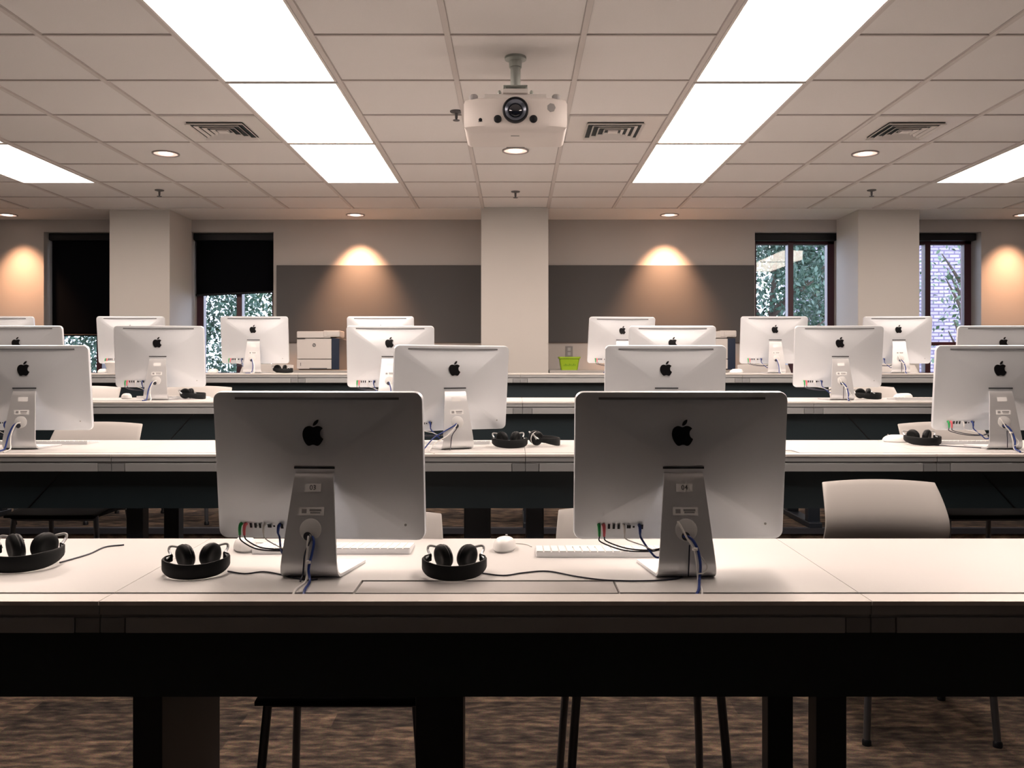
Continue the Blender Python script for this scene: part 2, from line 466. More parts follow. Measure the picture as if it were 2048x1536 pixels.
# ------------------------------------------------------------ projector
def projector():
    r = thing('projector', 'white ceiling-hung projector with a large round lens', 'projector', (0, 3.95, CZ+1.1))
    # body: rounded-front box
    bm = bmesh.new(); n = 24; hw = .24
    def ring(z, inset, yb):
        pts = []
        for i in range(n+1):
            u = -1 + 2*i/n
            x = u*(hw-inset); y = .035*abs(u)**4 + inset
            pts.append((x, y))
        pts += [(hw-inset, yb-inset), (-(hw-inset), yb-inset)]
        return [bm.verts.new((x, y, z)) for x, y in pts]
    R = [ring(-.008, .045, .33), ring(.0, .018, .345), ring(.016, .002, .35), ring(.03, 0, .35), ring(.125, 0, .35), ring(.142, .006, .35), ring(.152, .022, .34)]
    for a, b in zip(R, R[1:]):
        for i in range(len(a)): bm.faces.new((a[i], a[(i+1) % len(a)], b[(i+1) % len(a)], b[i]))
    bm.faces.new(R[0]); bm.faces.new(R[-1])
    obj('housing', bm, M['proj'], r, smooth='auto')
    bm = bmesh.new(); lathe(bm, [(.060, 0), (.060, -.022), (.056, -.027), (.050, -.027), (.047, -.015), (.0465, .0)], 48, (0, .01, .085), 'y')
    L = obj('lens_barrel', bm, M['black'], r, smooth='auto')
    bm = bmesh.new(); lathe(bm, [(.049, .0), (.049, -.020), (.043, -.016), (.034, -.010), (.033, -.004)], 48, (0, .008, .085), 'y')
    obj('lens_ring', bm, M['lensring'], L, smooth='auto')
    bm = bmesh.new(); lathe(bm, [(.034, .0), (.034, -.011), (.028, -.017), (.016, -.021), (.004, -.0225)], 48, (0, .008, .085), 'y')
    obj('lens_glass', bm, M['lensg'], L, smooth=True)
    fy = lambda x: .035*abs(x/.24)**4
    for x in (-.082, .083):
        bm = bmesh.new(); lathe(bm, [(.018, .01), (.018, -.005), (.015, -.007)], 24, (x, fy(x), .045), 'y'); obj('focus_knob', bm, M['black'], r, smooth='auto')
    bm = bmesh.new(); lathe(bm, [(.0085, .01), (.0085, -.003)], 16, (-.162, fy(.162), .043), 'y'); obj('sensor', bm, M['black'], r)
    bm = bmesh.new(); lathe(bm, [(.020, .01), (.020, -.004)], 7, (.165, fy(.165), .100), 'y'); obj('speaker_grille', bm, M['projgrey'], r)
    bm = bmesh.new(); lathe(bm, [(.013, .01), (.013, -.0005)], 8, (.078, .0015, .113), 'y'); obj('badge', bm, M['proj'], r)
    bm = bmesh.new()
    for i in range(4): box(bm, -.172+i*.014, -.166+i*.014, fy(.165)-.002, .02, .034, .0375)
    obj('indicator_lights', bm, M['smudge'], r)
    boxobj('nameplate', (-.022, .018, .085, .097, -.0095, -.0075), M['projgrey'], r)
    boxobj('latch_bar', (-.045, .045, .30, .315, -.012, -.0075), M['projgrey'], r)
    for x in (-.195, .19):
        bm = bmesh.new(); lathe(bm, [(.018, .145), (.020, .155), (.020, .166), (.014, .172)], 20, (x, .05, 0)); obj('foot', bm, M['projgrey'], r, smooth='auto')
    br = boxobj('mount_bracket', [(-.145, .145, .045, .075, .150, .176), (-.060, .060, .03, .24, .176, .196), (-.140, -.116, .0755, .28, .152, .172), (.116, .140, .0755, .28, .152, .172)], M['vent'], r, bevel=.003)
    boxobj('mount_head', [(-.058, .058, .13, .23, .196, .204), (-.058, -.046, .13, .23, .204, .238), (.046, .058, .13, .23, .204, .238), (-.058, .058, .13, .23, .238, .246), (-.018, .018, .16, .20, .2, .238)], M['steel'], r, bevel=.003)
    for x in (-.075, .075):
        bm = bmesh.new(); lathe(bm, [(.008, -.0), (.009, .012), (.004, .02)], 12, (x, .06, .176)); obj('adjusting_screw', bm, M['steel'], r, smooth='auto')
    H = CEIL - (CZ+1.1)
    bm = bmesh.new(); lathe(bm, [(.024, .24), (.024, H-.03)], 28, (0, .18, 0)); obj('drop_pole', bm, M['steel'], r, smooth='auto')
    bm = bmesh.new(); lathe(bm, [(.030, H-.05), (.032, H-.02), (.052, H-.012), (.052, H)], 32, (0, .18, 0)); obj('ceiling_flange', bm, M['steel'], r, smooth='auto')
    tubeobj('cable', [(-.235, .2, .06), (-.27, .28, .09), (-.26, .5, .25), (-.25, .7, H-.01)], .004, M['cgrey'], r) if 0 else None
projector()

# ------------------------------------------------------------ tables
def table(row, a, b, label, mid=None, legs='l'):
    y0 = NEAR[row]; fz = TIER[row]; g = .0008
    r = thing('computer_table', label, 'table', ((a+b)/2, y0, fz), 0, 'long white computer tables in rows')
    hw = (b-a)/2 - g
    T = DH
    hx = .30
    # main top with the notch for the hatch
    bm = bmesh.new()
    box(bm, -hw, hw, .185, DEEP, T-.028, T)
    box(bm, -hw, -hx, .075, .185, T-.028, T); box(bm, hx, hw, .075, .185, T-.028, T)
    obj('tabletop', bm, M['top'], r)
    boxobj('cable_hatch', (-hx+.004, hx-.004, .079, .181, T-.012, T-.002), M['hatch'], r, bevel=.001)
    boxobj('front_rail', (-hw, hw, .0, .062, T-.009, T), M['edge'], r)
    boxobj('cable_trough', [(-hw, hw, .062, .19, T-.060, T-.050), (-hw, hw, .063, .0745, T-.055, T-.0045)], M['slot'], r)
    boxobj('fascia', [(-hw, hw, .003, .03, T-.030, T-.009), (-hw, hw, .010, .03, T-.040, T-.030), (-hw+.055, hw-.055, .004, .03, T-.070, T-.036)], M['rail'], r, bevel=.002)
    for s in (-1, 1):
        boxobj('joint_cover', (-hw if s < 0 else hw-.053, -hw+.053 if s < 0 else hw, .006, .03, T-.070, T-.037), M['rail2'], r, bevel=.002)
    boxobj('modesty_panel', (-(b-a)/2, (b-a)/2, .05, .066, T-.225, T-.052), M['panel'], r)
    def post_pair(x):
        p = boxobj('leg', [(x-.035, x+.035, .12, .18, .03, T-.03), (x-.035, x+.035, .50, .56, .03, T-.03), (x-.03, x+.03, .16, .52, T-.10, T-.05)], M['post'], r, bevel=.004)
        boxobj('foot', (x-.038, x+.038, .09, .60, 0, .035), M['post'], p, bevel=.006)
    if 'l' in legs: post_pair(-hw+.042)
    if 'r' in legs: post_pair(hw-.042)
    if 'p' in legs:
        x = -hw+.052
        p = boxobj('leg', (x-.034, x+.034, .12, .51, .03, T-.03), M['post'], r, bevel=.004)
        boxobj('foot', (x-.038, x+.038, .09, .58, 0, .035), M['post'], p, bevel=.006)
    if mid is not None:
        x = mid - (a+b)/2
        p = boxobj('leg', (x-.055, x+.055, .12, .20, .03, T-.03), M['post'], r, bevel=.004)
        boxobj('foot', (x-.06, x+.06, .10, .45, 0, .03), M['post'], p, bevel=.006)
    return r

def diag(t, x_top, dx, row):
    """thin black slanting strip across the modesty panel"""
    cx = t.location.x; T = DH
    bm = bmesh.new()
    z1, z0 = T-.06, T-.224; w = .003
    v = [bm.verts.new((x_top-cx+s*w+ox, y, z)) for (z, ox) in ((z1, 0), (z0, dx)) for y in (.046, .0505) for s in (-1, 1)]
    for f in ((0,1,3,2), (4,5,7,6), (0,1,5,4), (2,3,7,6), (0,2,6,4), (1,3,7,5)): bm.faces.new([v[i] for i in f])
    obj('panel_strip', bm, M['logo'], t)

RN = ['nearest row', 'second row', 'third row', 'furthest row']
table(0, -2.57, -.90, 'white table at left of the nearest row, carrying only a headset')
table(0, -.90, .77, 'white middle table of the nearest row, under the two computers numbered 03 and 04', mid=-.175, legs='pr')
table(0, .77, 2.44, 'white empty table at right of the nearest row, before the tall chair back', legs='r')
W1 = ['far left', 'left of centre', 'right of centre', 'far right']
for row in (1, 2):
    for k, (a, b) in enumerate(((-3.30, -1.63), (-1.63, .04), (.04, 1.70), (1.70, 3.37))):
        t = table(row, a, b, 'white computer table in the %s, the %s one' % (RN[row], W1[k]), mid=-.16 if (row == 1 and k == 1) else None, legs='lr' if k == 3 else 'l')
        if k == 0: diag(t, -1.84, -.15, row)
        if k == 3: diag(t, 1.89, .15, row)
W3 = ['leftmost', 'second from left', 'third from left', 'third from right', 'second from right', 'rightmost']
for k in range(6):
    a = -4.97 + 1.6683*k
    table(3, a, a+1.6683, 'white computer table in the furthest row, the %s one' % W3[k], legs='lr' if k == 5 else 'l')

# back counter
for a, b, s in ((-2.36, -.33, 'left'), (.318, 2.36, 'right')):
    r = thing('back_counter', 'narrow grey counter along the rear wall %s of the centre pillar, holding a printer' % s, 'counter', ((a+b)/2, 8.0, TIER[3]))
    hw = (b-a)/2; ct = CZ-.025-TIER[3]
    boxobj('countertop', (-hw, hw, .0, .62, ct-.03, ct), M['counter'], r, bevel=.003)
    boxobj('cabinet_body', (-hw+.01, hw-.01, .03, .62, 0, ct-.03), M['rail2'], r)
    for i in range(4):
        x0 = -hw+.02+i*(2*hw-.04)/4
        d = boxobj('door', (x0+.004, x0+(2*hw-.04)/4-.004, .012, .03, .08, ct-.05), M['rail'], r, bevel=.003)
        boxobj('handle', (x0+.05, x0+.17, -.0, .012, ct-.12, ct-.11), M['steel'], d, bevel=.002)

# ------------------------------------------------------------ all-in-one computer
BW, BH, BR = .525, .372, .021
BCZ = .262; TILT = math.radians(6.5)
def back_raw(x, z):
    u = min(1, abs(x)/(BW/2)); v = min(1, abs(z)/(BH/2))
    return -(.016 + .037*(1-u**2.3)*(1-v**2.3))
def tiltp(x, y, z):
    return Vector((x, y*math.cos(TILT) - z*math.sin(TILT), BCZ + z*math.cos(TILT) + y*math.sin(TILT)))
def on_back(x, z, off=0):
    """x, z in display coordinates centred on the display; a point on (or off) the curved back"""
    return tiltp(x, back_raw(x, z)-off, z)
def zlocal(zdesk): return (zdesk-BCZ)/math.cos(TILT)

APPLE = "12.152 6.896|-.948 0 -2.415 -1.078 -3.96 -1.04 -2.04 .027 -3.91 1.183 -4.961 3.014 -2.117 3.675 -.546 9.103 1.519 12.09 1.013 1.454 2.208 3.09 3.792 3.039 1.52 -.065 2.09 -.987 3.935 -.987 1.831 0 2.35 .987 3.96 .948 1.637 -.026 2.676 -1.48 3.676 -2.948 1.156 -1.688 1.636 -3.325 1.662 -3.415 -.039 -.013 -3.182 -1.221 -3.22 -4.857 -.026 -3.04 2.48 -4.494 2.597 -4.559 -1.429 -2.09 -3.623 -2.324 -4.39 -2.376 -2 -.156 -3.675 1.09 -4.61 1.09"
LEAF = "15.53 3.83|.843 -1.012 1.4 -2.427 1.245 -3.83 -1.207 .052 -2.662 .805 -3.532 1.818 -.78 .896 -1.454 2.338 -1.273 3.714 1.338 .104 2.715 -.688 3.559 -1.701"
def outline(s, n=7):
    st, rest = s.split('|'); c = Vector([float(v) for v in st.split()]); v = [float(q) for q in rest.split()]
    out = []
    for i in range(0, len(v), 6):
        p1 = c+Vector(v[i:i+2]); p2 = c+Vector(v[i+2:i+4]); p3 = c+Vector(v[i+4:i+6])
        for j in range(n):
            t = j/n; out.append(c*(1-t)**3 + p1*3*t*(1-t)**2 + p2*3*t*t*(1-t) + p3*t**3)
        c = p3
    return out
def flat_poly(bm, pts, place, th=.0012):
    tri = tessellate_polygon([[Vector((p[0], p[1], 0)) for p in pts]])
    A = [bm.verts.new(place(p[0], p[1], th)) for p in pts]; B = [bm.verts.new(place(p[0], p[1], -.002)) for p in pts]
    for t in tri:
        try: bm.faces.new([A[i] for i in t])
        except ValueError: pass
    n = len(pts)
    for i in range(n): bm.faces.new((A[i], A[(i+1) % n], B[(i+1) % n], B[i]))

# stand neck geometry (y, z)
SP = [(.085, .004), (-.060, .004), (-.078, .006), (-.090, .014), (-.095, .028), (-.0935, .050), (-.058, .228), (-.052, .243), (-.041, .252), (-.02, .2545)]
def sw(z, y):
    if z <= .005: return .072 + max(0, (y+.06))*.14
    return .0715 - (min(z, .25)/.25)*.0245
def neck(x, z, off=0):
    t = (z-.050)/(.228-.050); y = -.0935 + t*(.0355)
    nrm = Vector((0, -.981, .196)).normalized()
    return Vector((x, y, z)) + nrm*(.0035+off)

def build_computer(detail=True):
    r = thing('desktop_computer', '', 'computer')
    # housing
    bm = bmesh.new(); out = rrect(BW, BH, BR, 6)
    seq = [(1, 0.0), (1, -.010)]
    rings = []
    def ringat(sc, yfun):
        return [bm.verts.new(tiltp(x*sc[0], yfun(x*sc[0], z*sc[1]), z*sc[1])) for x, z in out]
    rings.append(ringat((1, 1), lambda x, z: 0))
    rings.append(ringat((1, 1), lambda x, z: -.011))
    rings.append(ringat((.9955, .994), lambda x, z: -.0155))
    for s in (.985, .96, .92, .87, .80, .72, .62, .5, .36, .2, .08):
        rings.append(ringat((s, s), back_raw))
    for a, b in zip(rings, rings[1:]):
        for i in range(len(a)): bm.faces.new((a[i], a[(i+1) % len(a)], b[(i+1) % len(a)], b[i]))
    bm.faces.new(rings[-1]); bm.faces.new(rings[0])
    h = obj('display_housing', bm, M['alu'], r, smooth='auto')
    bm = bmesh.new()
    o2 = rrect(BW-.01, BH-.075, .012, 4)
    A = [bm.verts.new(tiltp(x, .0, z+.033)) for x, z in o2]; B = [bm.verts.new(tiltp(x, .004, z+.033)) for x, z in o2]
    bm.faces.new(A); bm.faces.new(B)
    for i in range(len(A)): bm.faces.new((A[i], A[(i+1) % len(A)], B[(i+1) % len(A)], B[i]))
    obj('screen', bm, M['glass_black'], r)
    # top slot
    bm = bmesh.new(); n = 20; zt = BH/2-.0155
    for i in range(n):
        x0 = -.205+.41*i/n; x1 = -.205+.41*(i+1)/n
        v = [bm.verts.new(on_back(x, z, .0006)) for x, z in ((x0, zt-.0028), (x1, zt-.0028), (x1, zt+.0028), (x0, zt+.0028))]
        bm.faces.new(v)
    obj('vent_slot', bm, M['slotgrey'], h)
    # emblem
    sc = .0625/24
    bm = bmesh.new()
    for s in (APPLE, LEAF):
        pts = [((p[0]-12)*sc, (12-p[1])*sc) for p in outline(s)]
        flat_poly(bm, pts, lambda a, b, t: on_back(a-.003, b+.090, t))
    obj('apple_emblem', bm, M['logo'], r)
    # small round mark low right
    bm = bmesh.new(); lathe(bm, [(.003, 0), (.003, -.003)], 12, on_back(.215, -.145, -.0015), 'y'); obj('security_slot', bm, M['cgrey'], h)
    # stand
    bm = bmesh.new(); P = []
    for i, (y, z) in enumerate(SP): P.append(Vector((y, z)))
    dense = []
    for i in range(len(P)-1):
        k = 6 if 5 <= i < 6 else 2
        for j in range(k): dense.append(P[i].lerp(P[i+1], j/k))
    dense.append(P[-1]); rings = []
    for i, p in enumerate(dense):
        t = (dense[min(i+1, len(dense)-1)]-dense[max(0, i-1)]).normalized(); nn = Vector((t.y, -t.x))  # outward
        w = sw(p.y, p.x); th = .0035
        o_, i_ = p - nn*th, p + nn*th
        rings.append([bm.verts.new((-w, o_.x, o_.y)), bm.verts.new((w, o_.x, o_.y)), bm.verts.new((w, i_.x, i_.y)), bm.verts.new((-w, i_.x, i_.y))])
    for a, b in zip(rings, rings[1:]):
        for k in range(4): bm.faces.new((a[k], a[(k+1) % 4], b[(k+1) % 4], b[k]))
    bm.faces.new(rings[0]); bm.faces.new(rings[-1])
    lo = min(v.co.z for v in bm.verts)
    bmesh.ops.translate(bm, verts=bm.verts, vec=(0, 0, max(0, -lo)+.0003))
    st = obj('stand', bm, M['alu_stand'], r, smooth='auto')
    # hinge slot
    boxobj('hinge_slot', (-.050, .050, -.055, -.02, .2585, .2635), M['slot'], r)
    # grommet
    bm = bmesh.new(); rot = Matrix.Rotation(math.radians(-11.3), 3, 'X')
    lathe(bm, [(.0265, .003), (.0265, -.0012), (.025, -.002)], 36, neck(0, .115, .0), 'y', rot)
    g = obj('cable_grommet', bm, M['grommet'], r, smooth='auto')
    # stickers
    def sticker(name, w, hh, z, m, par, off=.0006, x=0):
        bm = bmesh.new()
        A = [neck(x+sx*w/2, z+sz*hh/2, off) for sx, sz in ((-1,-1),(1,-1),(1,1),(-1,1))]
        B = [neck(x+sx*w/2, z+sz*hh/2, -.001) for sx, sz in ((-1,-1),(1,-1),(1,1),(-1,1))]
        a = [bm.verts.new(p) for p in A]; b = [bm.verts.new(p) for p in B]
        bm.faces.new(a)
        for k in range(4): bm.faces.new((a[k], a[(k+1) % 4], b[(k+1) % 4], b[k]))
        return obj(name, bm, m, par)
    s1 = sticker('number_sticker', .040, .019, .213, M['sticker'], r)
    s2 = sticker('inventory_sticker', .060, .019, .158, M['sticker'], r)
    bm = bmesh.new()
    for (x0, x1, z0, z1) in ((-.024, -.012, .153, .163), (-.005, .024, .158, .163), (-.003, .022, .153, .156)):
        v = [bm.verts.new(neck(x, z, .0010)) for x, z in ((x0, z0), (x1, z0), (x1, z1), (x0, z1))]; bm.faces.new(v)
    obj('faded_print', bm, M['smudge'], s2)
    # ports and plugs, low left of the back
    zp = -.150
    def port(x, w, hh):
        bm = bmesh.new()
        v = [bm.verts.new(on_back(a, b, .0007)) for a, b in ((x-w/2, zp-hh/2), (x+w/2, zp-hh/2), (x+w/2, zp+hh/2), (x-w/2, zp+hh/2))]
        bm.faces.new(v); obj('port', bm, M['black'], h)
    for x in (-.176, -.164, -.152): port(x, .006, .013)
    port(-.127, .010, .009); port(-.115, .005, .005); port(-.095, .007, .013)
    def plug(x, m, rad=.0048, L=.022, name='audio_plug'):
        p = on_back(x, zp, 0); q = p + Vector((0, -.009, -.004))
        bm = bmesh.new(); tube(bm, [p+Vector((0, .002, .004)), p+Vector((0, -.008, .001)), p+Vector((0, -.012, -.010)), p+Vector((0, -.011, -.010-L*.6))], lambda t: rad*(1-.35*t), n=10)
        obj(name, bm, m, r, smooth='auto'); return p+Vector((0, -.011, -.010-L*.6))
    e1 = plug(-.201, M['green']); e2 = plug(-.189, M['pink'])
    e3 = plug(-.139, M['white'], .0035, .012, 'cable_plug'); e4 = plug(-.101, M['blue'], .0045, .010, 'cable_plug')
    nb = lambda x, z: neck(x, z, -.012)
    bh = lambda x, z: Vector((x, neck(0, z).y+.014, z))
    tubeobj('cable', [e1, e1+Vector((.004, .0, -.014)), (-.15, -.045, .060), (-.10, -.052, .057), (-.06, -.056, .062), bh(-.03, .09), bh(-.004, .11)], .0018, M['cblack'], r)
    tubeobj('cable', [e2, e2+Vector((.006, .0, -.012)), (-.14, -.045, .064), (-.09, -.050, .060), (-.05, -.056, .068), bh(-.02, .10)], .0018, M['cblack'], r)
    tubeobj('cable', [e3, e3+Vector((.004, -.0, -.012)), (-.10, -.050, .072), (-.06, -.055, .060), bh(-.02, .095)], .0014, M['cwhite'], r)
    tubeobj('cable', [e4, e4+Vector((.004, -.0, -.012)), (-.080, -.058, .056), (-.060, -.06, .044), bh(-.02, .07), bh(0, .10)], .0026, M['blue'], r)
    return r, s1, sticker

COMP = {}
comp_root, number_sticker, _ = build_computer()
def hang_cables(root, kind, row=0):
    """cables that come out of the grommet and run down to the trough"""
    ze = -.004 if row == 0 else .0032
    n = lambda x, z, o=.004: neck(x, z, o)
    bm = bmesh.new(); lathe(bm, [(.010, .003), (.010, -.0025)], 16, neck(-.006 if kind != 1 else -.002, .100, 0), 'y', Matrix.Rotation(math.radians(-11.3), 3, 'X')); obj('cable_hole', bm, M['slot'], root)
    if kind == 0:      # bundle straight down
        tubeobj('power_cable', [n(-.004, .10, 0), n(-.002, .092, .006), n(-.002, .06, .008), (0.0, -.110, .03), (.002, -.125, .004), (.003, -.20, .003), (.004, -.224, ze)], .0030, M['cwhite'], root)
        tubeobj('network_cable', [n(.006, .10, 0), n(.012, .085, .006), n(.010, .06, .01), (.006, -.117, .03), (.014, -.135, .005), (.024, -.20, .004), (.028, -.224, ze)], .0032, M['blue'], root)
        tubeobj('audio_cable', [n(-.001, .105, 0), n(.004, .092, .008), n(-.008, .06, .007), (-.010, -.106, .03), (-.010, -.112, .012), (-.010, -.13, .003)], .0020, M['cblack'], root)
        bm = bmesh.new(); lathe(bm, [(.006, 0), (.006, .006)], 12, (.004, -.1135, .042)); obj('cable_tie', bm, M['white'], root)
    elif kind == 1:    # loops to the right
        tubeobj('power_cable', [n(-.02, .135, .003), n(-.012, .120, .006), n(0, .095, .008), n(.014, .072, .012), (.018, -.118, .04), (.020, -.125, .006), (.010, -.20, .003), (.006, -.224, ze)], .0026, M['cwhite'], root)
        tubeobj('network_cable', [n(-.008, .100, 0), n(.008, .096, .008), n(.022, .072, .012), (.026, -.120, .04), (.022, -.128, .008), (.004, -.20, .004), (-.008, -.224, ze)], .0034, M['blue'], root)
        tubeobj('audio_cable', [n(.006, .08, .003), n(.004, .06, .004), n(.002, .04, .006), (.0, -.108, .010)], .0018, M['cblack'], root)
        tubeobj('cable', [n(.016, .070, .010), n(.030, .054, .012), (.042, -.118, .036), (.034, -.122, .022), (.020, -.125, .020)], .0016, M['cwhite'], root)
        bm = bmesh.new(); lathe(bm, [(.007, 0), (.007, .006)], 12, neck(.016, .068, .014)); obj('cable_tie', bm, M['white'], root)
    elif kind == 2:    # pulled off to the left
        tubeobj('power_cable', [n(-.004, .11, 0), n(-.014, .096, .008), n(-.05, .06, .008), (-.10, -.10, .035), (-.14, -.12, .004), (-.15, -.2, .003), (-.15, -.224, ze)], .0028, M['cwhite'], root)
        tubeobj('network_cable', [n(-.004, .11, 0), n(-.02, .10, .01), n(-.07, .075, .01), (-.11, -.085, .05), (-.16, -.10, .003)], .0028, M['blue'], root)
        tubeobj('audio_cable', [n(.002, .10, .002), n(-.01, .085, .006), n(-.03, .06, .006), (-.04, -.11, .02), (-.05, -.13, .003)], .0018, M['cblack'], root)
    elif kind == 3:    # drop in a curve left of centre
        tubeobj('power_cable', [n(.002, .115, 0), n(-.014, .105, .008), n(-.028, .065, .01), (-.024, -.118, .035), (-.012, -.14, .008), (.0, -.20, .003), (.004, -.224, ze)], .0030, M['cwhite'], root)
        tubeobj('network_cable', [n(-.004, .115, 0), n(-.024, .100, .008), n(-.038, .06, .01), (-.040, -.118, .03), (-.038, -.14, .006), (-.034, -.20, .003), (-.034, -.224, ze)], .0032, M['blue'], root)
    else:
        tubeobj('power_cable', [n(.0, .11, 0), n(.006, .098, .006), n(.018, .06, .008), (.022, -.112, .03), (.024, -.13, .004), (.026, -.20, .003), (.026, -.224, ze)], .0030, M['cwhite'], root)
        tubeobj('network_cable', [n(-.002, .11, 0), n(.002, .095, .008), n(.010, .06, .012), (.010, -.118, .03), (.004, -.135, .004), (-.01, -.20, .003), (-.012, -.224, ze)], .0030, M['blue'], root)

def digits(root, s):
    st = [c for c in root.children if c.name.startswith('number_sticker')][0]
    me = text_mesh(s, .0165)
    for v in me.vertices:
        x, z = v.co.x, v.co.y
        v.co = neck(x, .213+z, .0012)
    me.materials.append(M['ink'])
    o = bpy.data.objects.new('printed_number', me); COL.objects.link(o); o.parent = st

tmpl = comp_root
roots = {}
for k in range(5):
    roots[k] = None
def computer(row, x, yaw, label, kind, num=None, dy=0):
    """x of the display centre"""
    c = copy_tree(tmpl)
    c.location = (x, BODY[row]+dy, TIER[row]+DH); c.rotation_euler = (0, 0, math.radians(yaw))
    c.scale = (1, 1, 1)
    tag(c, label, 'computer', 'all-in-one computers seen from behind')
    hang_cables(c, kind, row)
    if num: digits(c, num)
    return c
C = []
comps = [
 (0, -.486, -4, 'dark shadowed silver all-in-one computer in the nearest row with sticker 03', 0, '03'),
 (0, .408, 1, 'dark shadowed silver all-in-one computer in the nearest row with sticker 04', 1, '04'),
 (1, -2.115, 2, 'silver all-in-one computer at the left end of the second row, cut by the frame', 3, None),
 (1, -.282, 24, 'silver all-in-one computer in the second row, peeking out right of computer 03', 2, None),
 (1, .650, 0, 'silver all-in-one computer in the second row, directly behind computer 04', 4, None),
 (1, 2.09, -3, 'silver all-in-one computer at the right end of the second row beside a headset', 1, None),
 (2, -2.99, 0, 'silver all-in-one computer at the far left of the third row, mostly hidden', 4, None),
 (2, -2.15, 6, 'silver all-in-one computer in the third row, in front of the left pillar and window', 3, None),
 (2, -.755, 3, 'silver all-in-one computer in the third row, third from left beside the centre pillar', 4, None),
 (2, .945, 0, 'silver all-in-one computer in the third row just right of the green basket', 4, None),
 (2, 1.95, -3, 'silver all-in-one computer in the third row before the two pane window', 1, None),
 (2, 2.93, -2, 'silver all-in-one computer at the far right of the third row under the warm wall', 4, None),
 (3, -4.05, 4, 'silver all-in-one computer at the far left of the furthest row, only its top edge showing', 4, None),
 (3, -3.02, 2, 'silver all-in-one computer in the furthest row before the left pillar, second from left', 4, None),
 (3, -2.05, 2, 'silver all-in-one computer in the furthest row before the half covered window', 4, None),
 (3, -1.06, 0, 'silver all-in-one computer in the furthest row under the left tack board', 4, None),
 (3, .83, 6, 'turned silver all-in-one computer in the furthest row, right of the green basket', 2, None),
 (3, 2.03, 0, 'silver all-in-one computer in the furthest row before the two pane window', 4, None),
 (3, 3.00, -4, 'silver all-in-one computer in the furthest row before the right pillar', 1, None),
]
for row, x, yaw, lab, kind, num in comps:
    C.append(computer(row, x, yaw, lab, kind, num))
    if 'turned' in lab:                     # this display is tipped further back
        T_ = Matrix.Translation((0, 0, BCZ)) @ Matrix.Rotation(math.radians(9), 4, 'X') @ Matrix.Translation((0, 0, -BCZ))
        for q in C[-1].children:
            if q.name.split('.')[0] in ('display_housing', 'screen', 'apple_emblem', 'audio_plug', 'cable_plug'): q.matrix_local = T_
# remove the template tree
def kill(o):
    for ch in list(o.children): kill(ch)
    bpy.data.objects.remove(o)
kill(tmpl)

# ------------------------------------------------------------ keyboard, mouse
def build_keyboard():
    r = thing('keyboard', '', 'keyboard')
    bm = bmesh.new(); out = rrect(.430, .114, .006, 4)
    def ring(sc, zf): return [bm.verts.new((x*sc, y*sc, zf(y))) for x, y in out]
    lo = ring(1, lambda y: .0005); hi = ring(1, lambda y: .0045+.0095*(-y+.057)/.114)
    bm.faces.new(lo); bm.faces.new(hi)
    for i in range(len(lo)): bm.faces.new((lo[i], lo[(i+1) % len(lo)], hi[(i+1) % len(lo)], hi[i]))
    obj('base', bm, M['alu_stand'], r, smooth='auto')
    bm = bmesh.new()
    for j in range(6):
        y = -.046 + j*.0185; n = 21
        for i in range(n):
            x = -.205 + i*.0205
            if j == 5 and 4 <= i <= 8: continue
            z = .0045+.0095*(-y+.057)/.114
            hw = .0085
            box(bm, x-hw, x+hw, y-.0078, y+.0078, z, z+.0035)
        if j == 5: box(bm, -.205+4*.0205-.0085, -.205+8*.0205+.0085, y-.0078, y+.0078, .006, .0095)
    k = obj('keys', bm, M['key'], r)
    return r
kb = build_keyboard(); kfirst = True
def keyboard(row, x, d, yaw, label):
    global kfirst
    o = kb if kfirst else copy_tree(kb); kfirst = False
    o.location = (x, d, TIER[row]+DH); o.rotation_euler = (0, 0, math.radians(yaw))
    tag(o, label, 'keyboard', 'slim white keyboards')
keyboard(0, -.50, 2.375, 0, 'slim white keyboard on the near table behind computer 03')
keyboard(0, .27, 2.335, 0, 'slim white keyboard on the near table behind computer 04')
keyboard(1, -2.16, 3.95, 0, 'white keyboard behind the leftmost computer of the second row')
keyboard(1, -.33, 3.95, 0, 'white keyboard behind the second row computer right of computer 03')
keyboard(1, 2.05, 3.96, 0, 'white keyboard behind the rightmost computer of the second row')
keyboard(2, -2.15, 5.40, 0, 'white keyboard behind the third row computer before the left pillar')
keyboard(2, 2.49, 5.20, 0, 'white keyboard right of the third row computer before the two pane window')

def build_mouse():
    r = thing('computer_mouse', '', 'mouse')
    bm = bmesh.new(); nu, nv = 24, 10; rings = []
    for j in range(nv):
        t = j/(nv-1)*PI/2
        rings.append([bm.verts.new((.031*math.cos(t)**.6*math.cos(a), .056*math.cos(t)**.6*math.sin(a), .006+.029*math.sin(t)*(1-.18*math.sin(a)*math.cos(t)))) for a in [2*PI*i/nu for i in range(nu)]] if j < nv-1 else None)
    rings = rings[:-1]
    for a, b in zip(rings, rings[1:]):
        for i in range(nu): bm.faces.new((a[i], a[(i+1) % nu], b[(i+1) % nu], b[i]))
    bm.faces.new(rings[-1]); bm.faces.new(rings[0])
    obj('shell', bm, M['key'], r, smooth='auto')
    bm = bmesh.new(); lathe(bm, [(.027, .0005), (.029, .007)], 24)
    bmesh.ops.scale(bm, vec=(1, 1.8, 1), verts=bm.verts); obj('base', bm, M['sticker'], r, smooth='auto')
    bm = bmesh.new(); lathe(bm, [(.0035, 0), (.0035, .003)], 10, (0, .030, .0325)); obj('scroll_ball', bm, M['cgrey'], r)
    tubeobj('cord', [(.0, .055, .006), (.02, .075, .002), (.05, .07, .0018), (.07, .04, .0018)], .0014, M['cwhite'], r)
    return r
ms = build_mouse(); mfirst = True
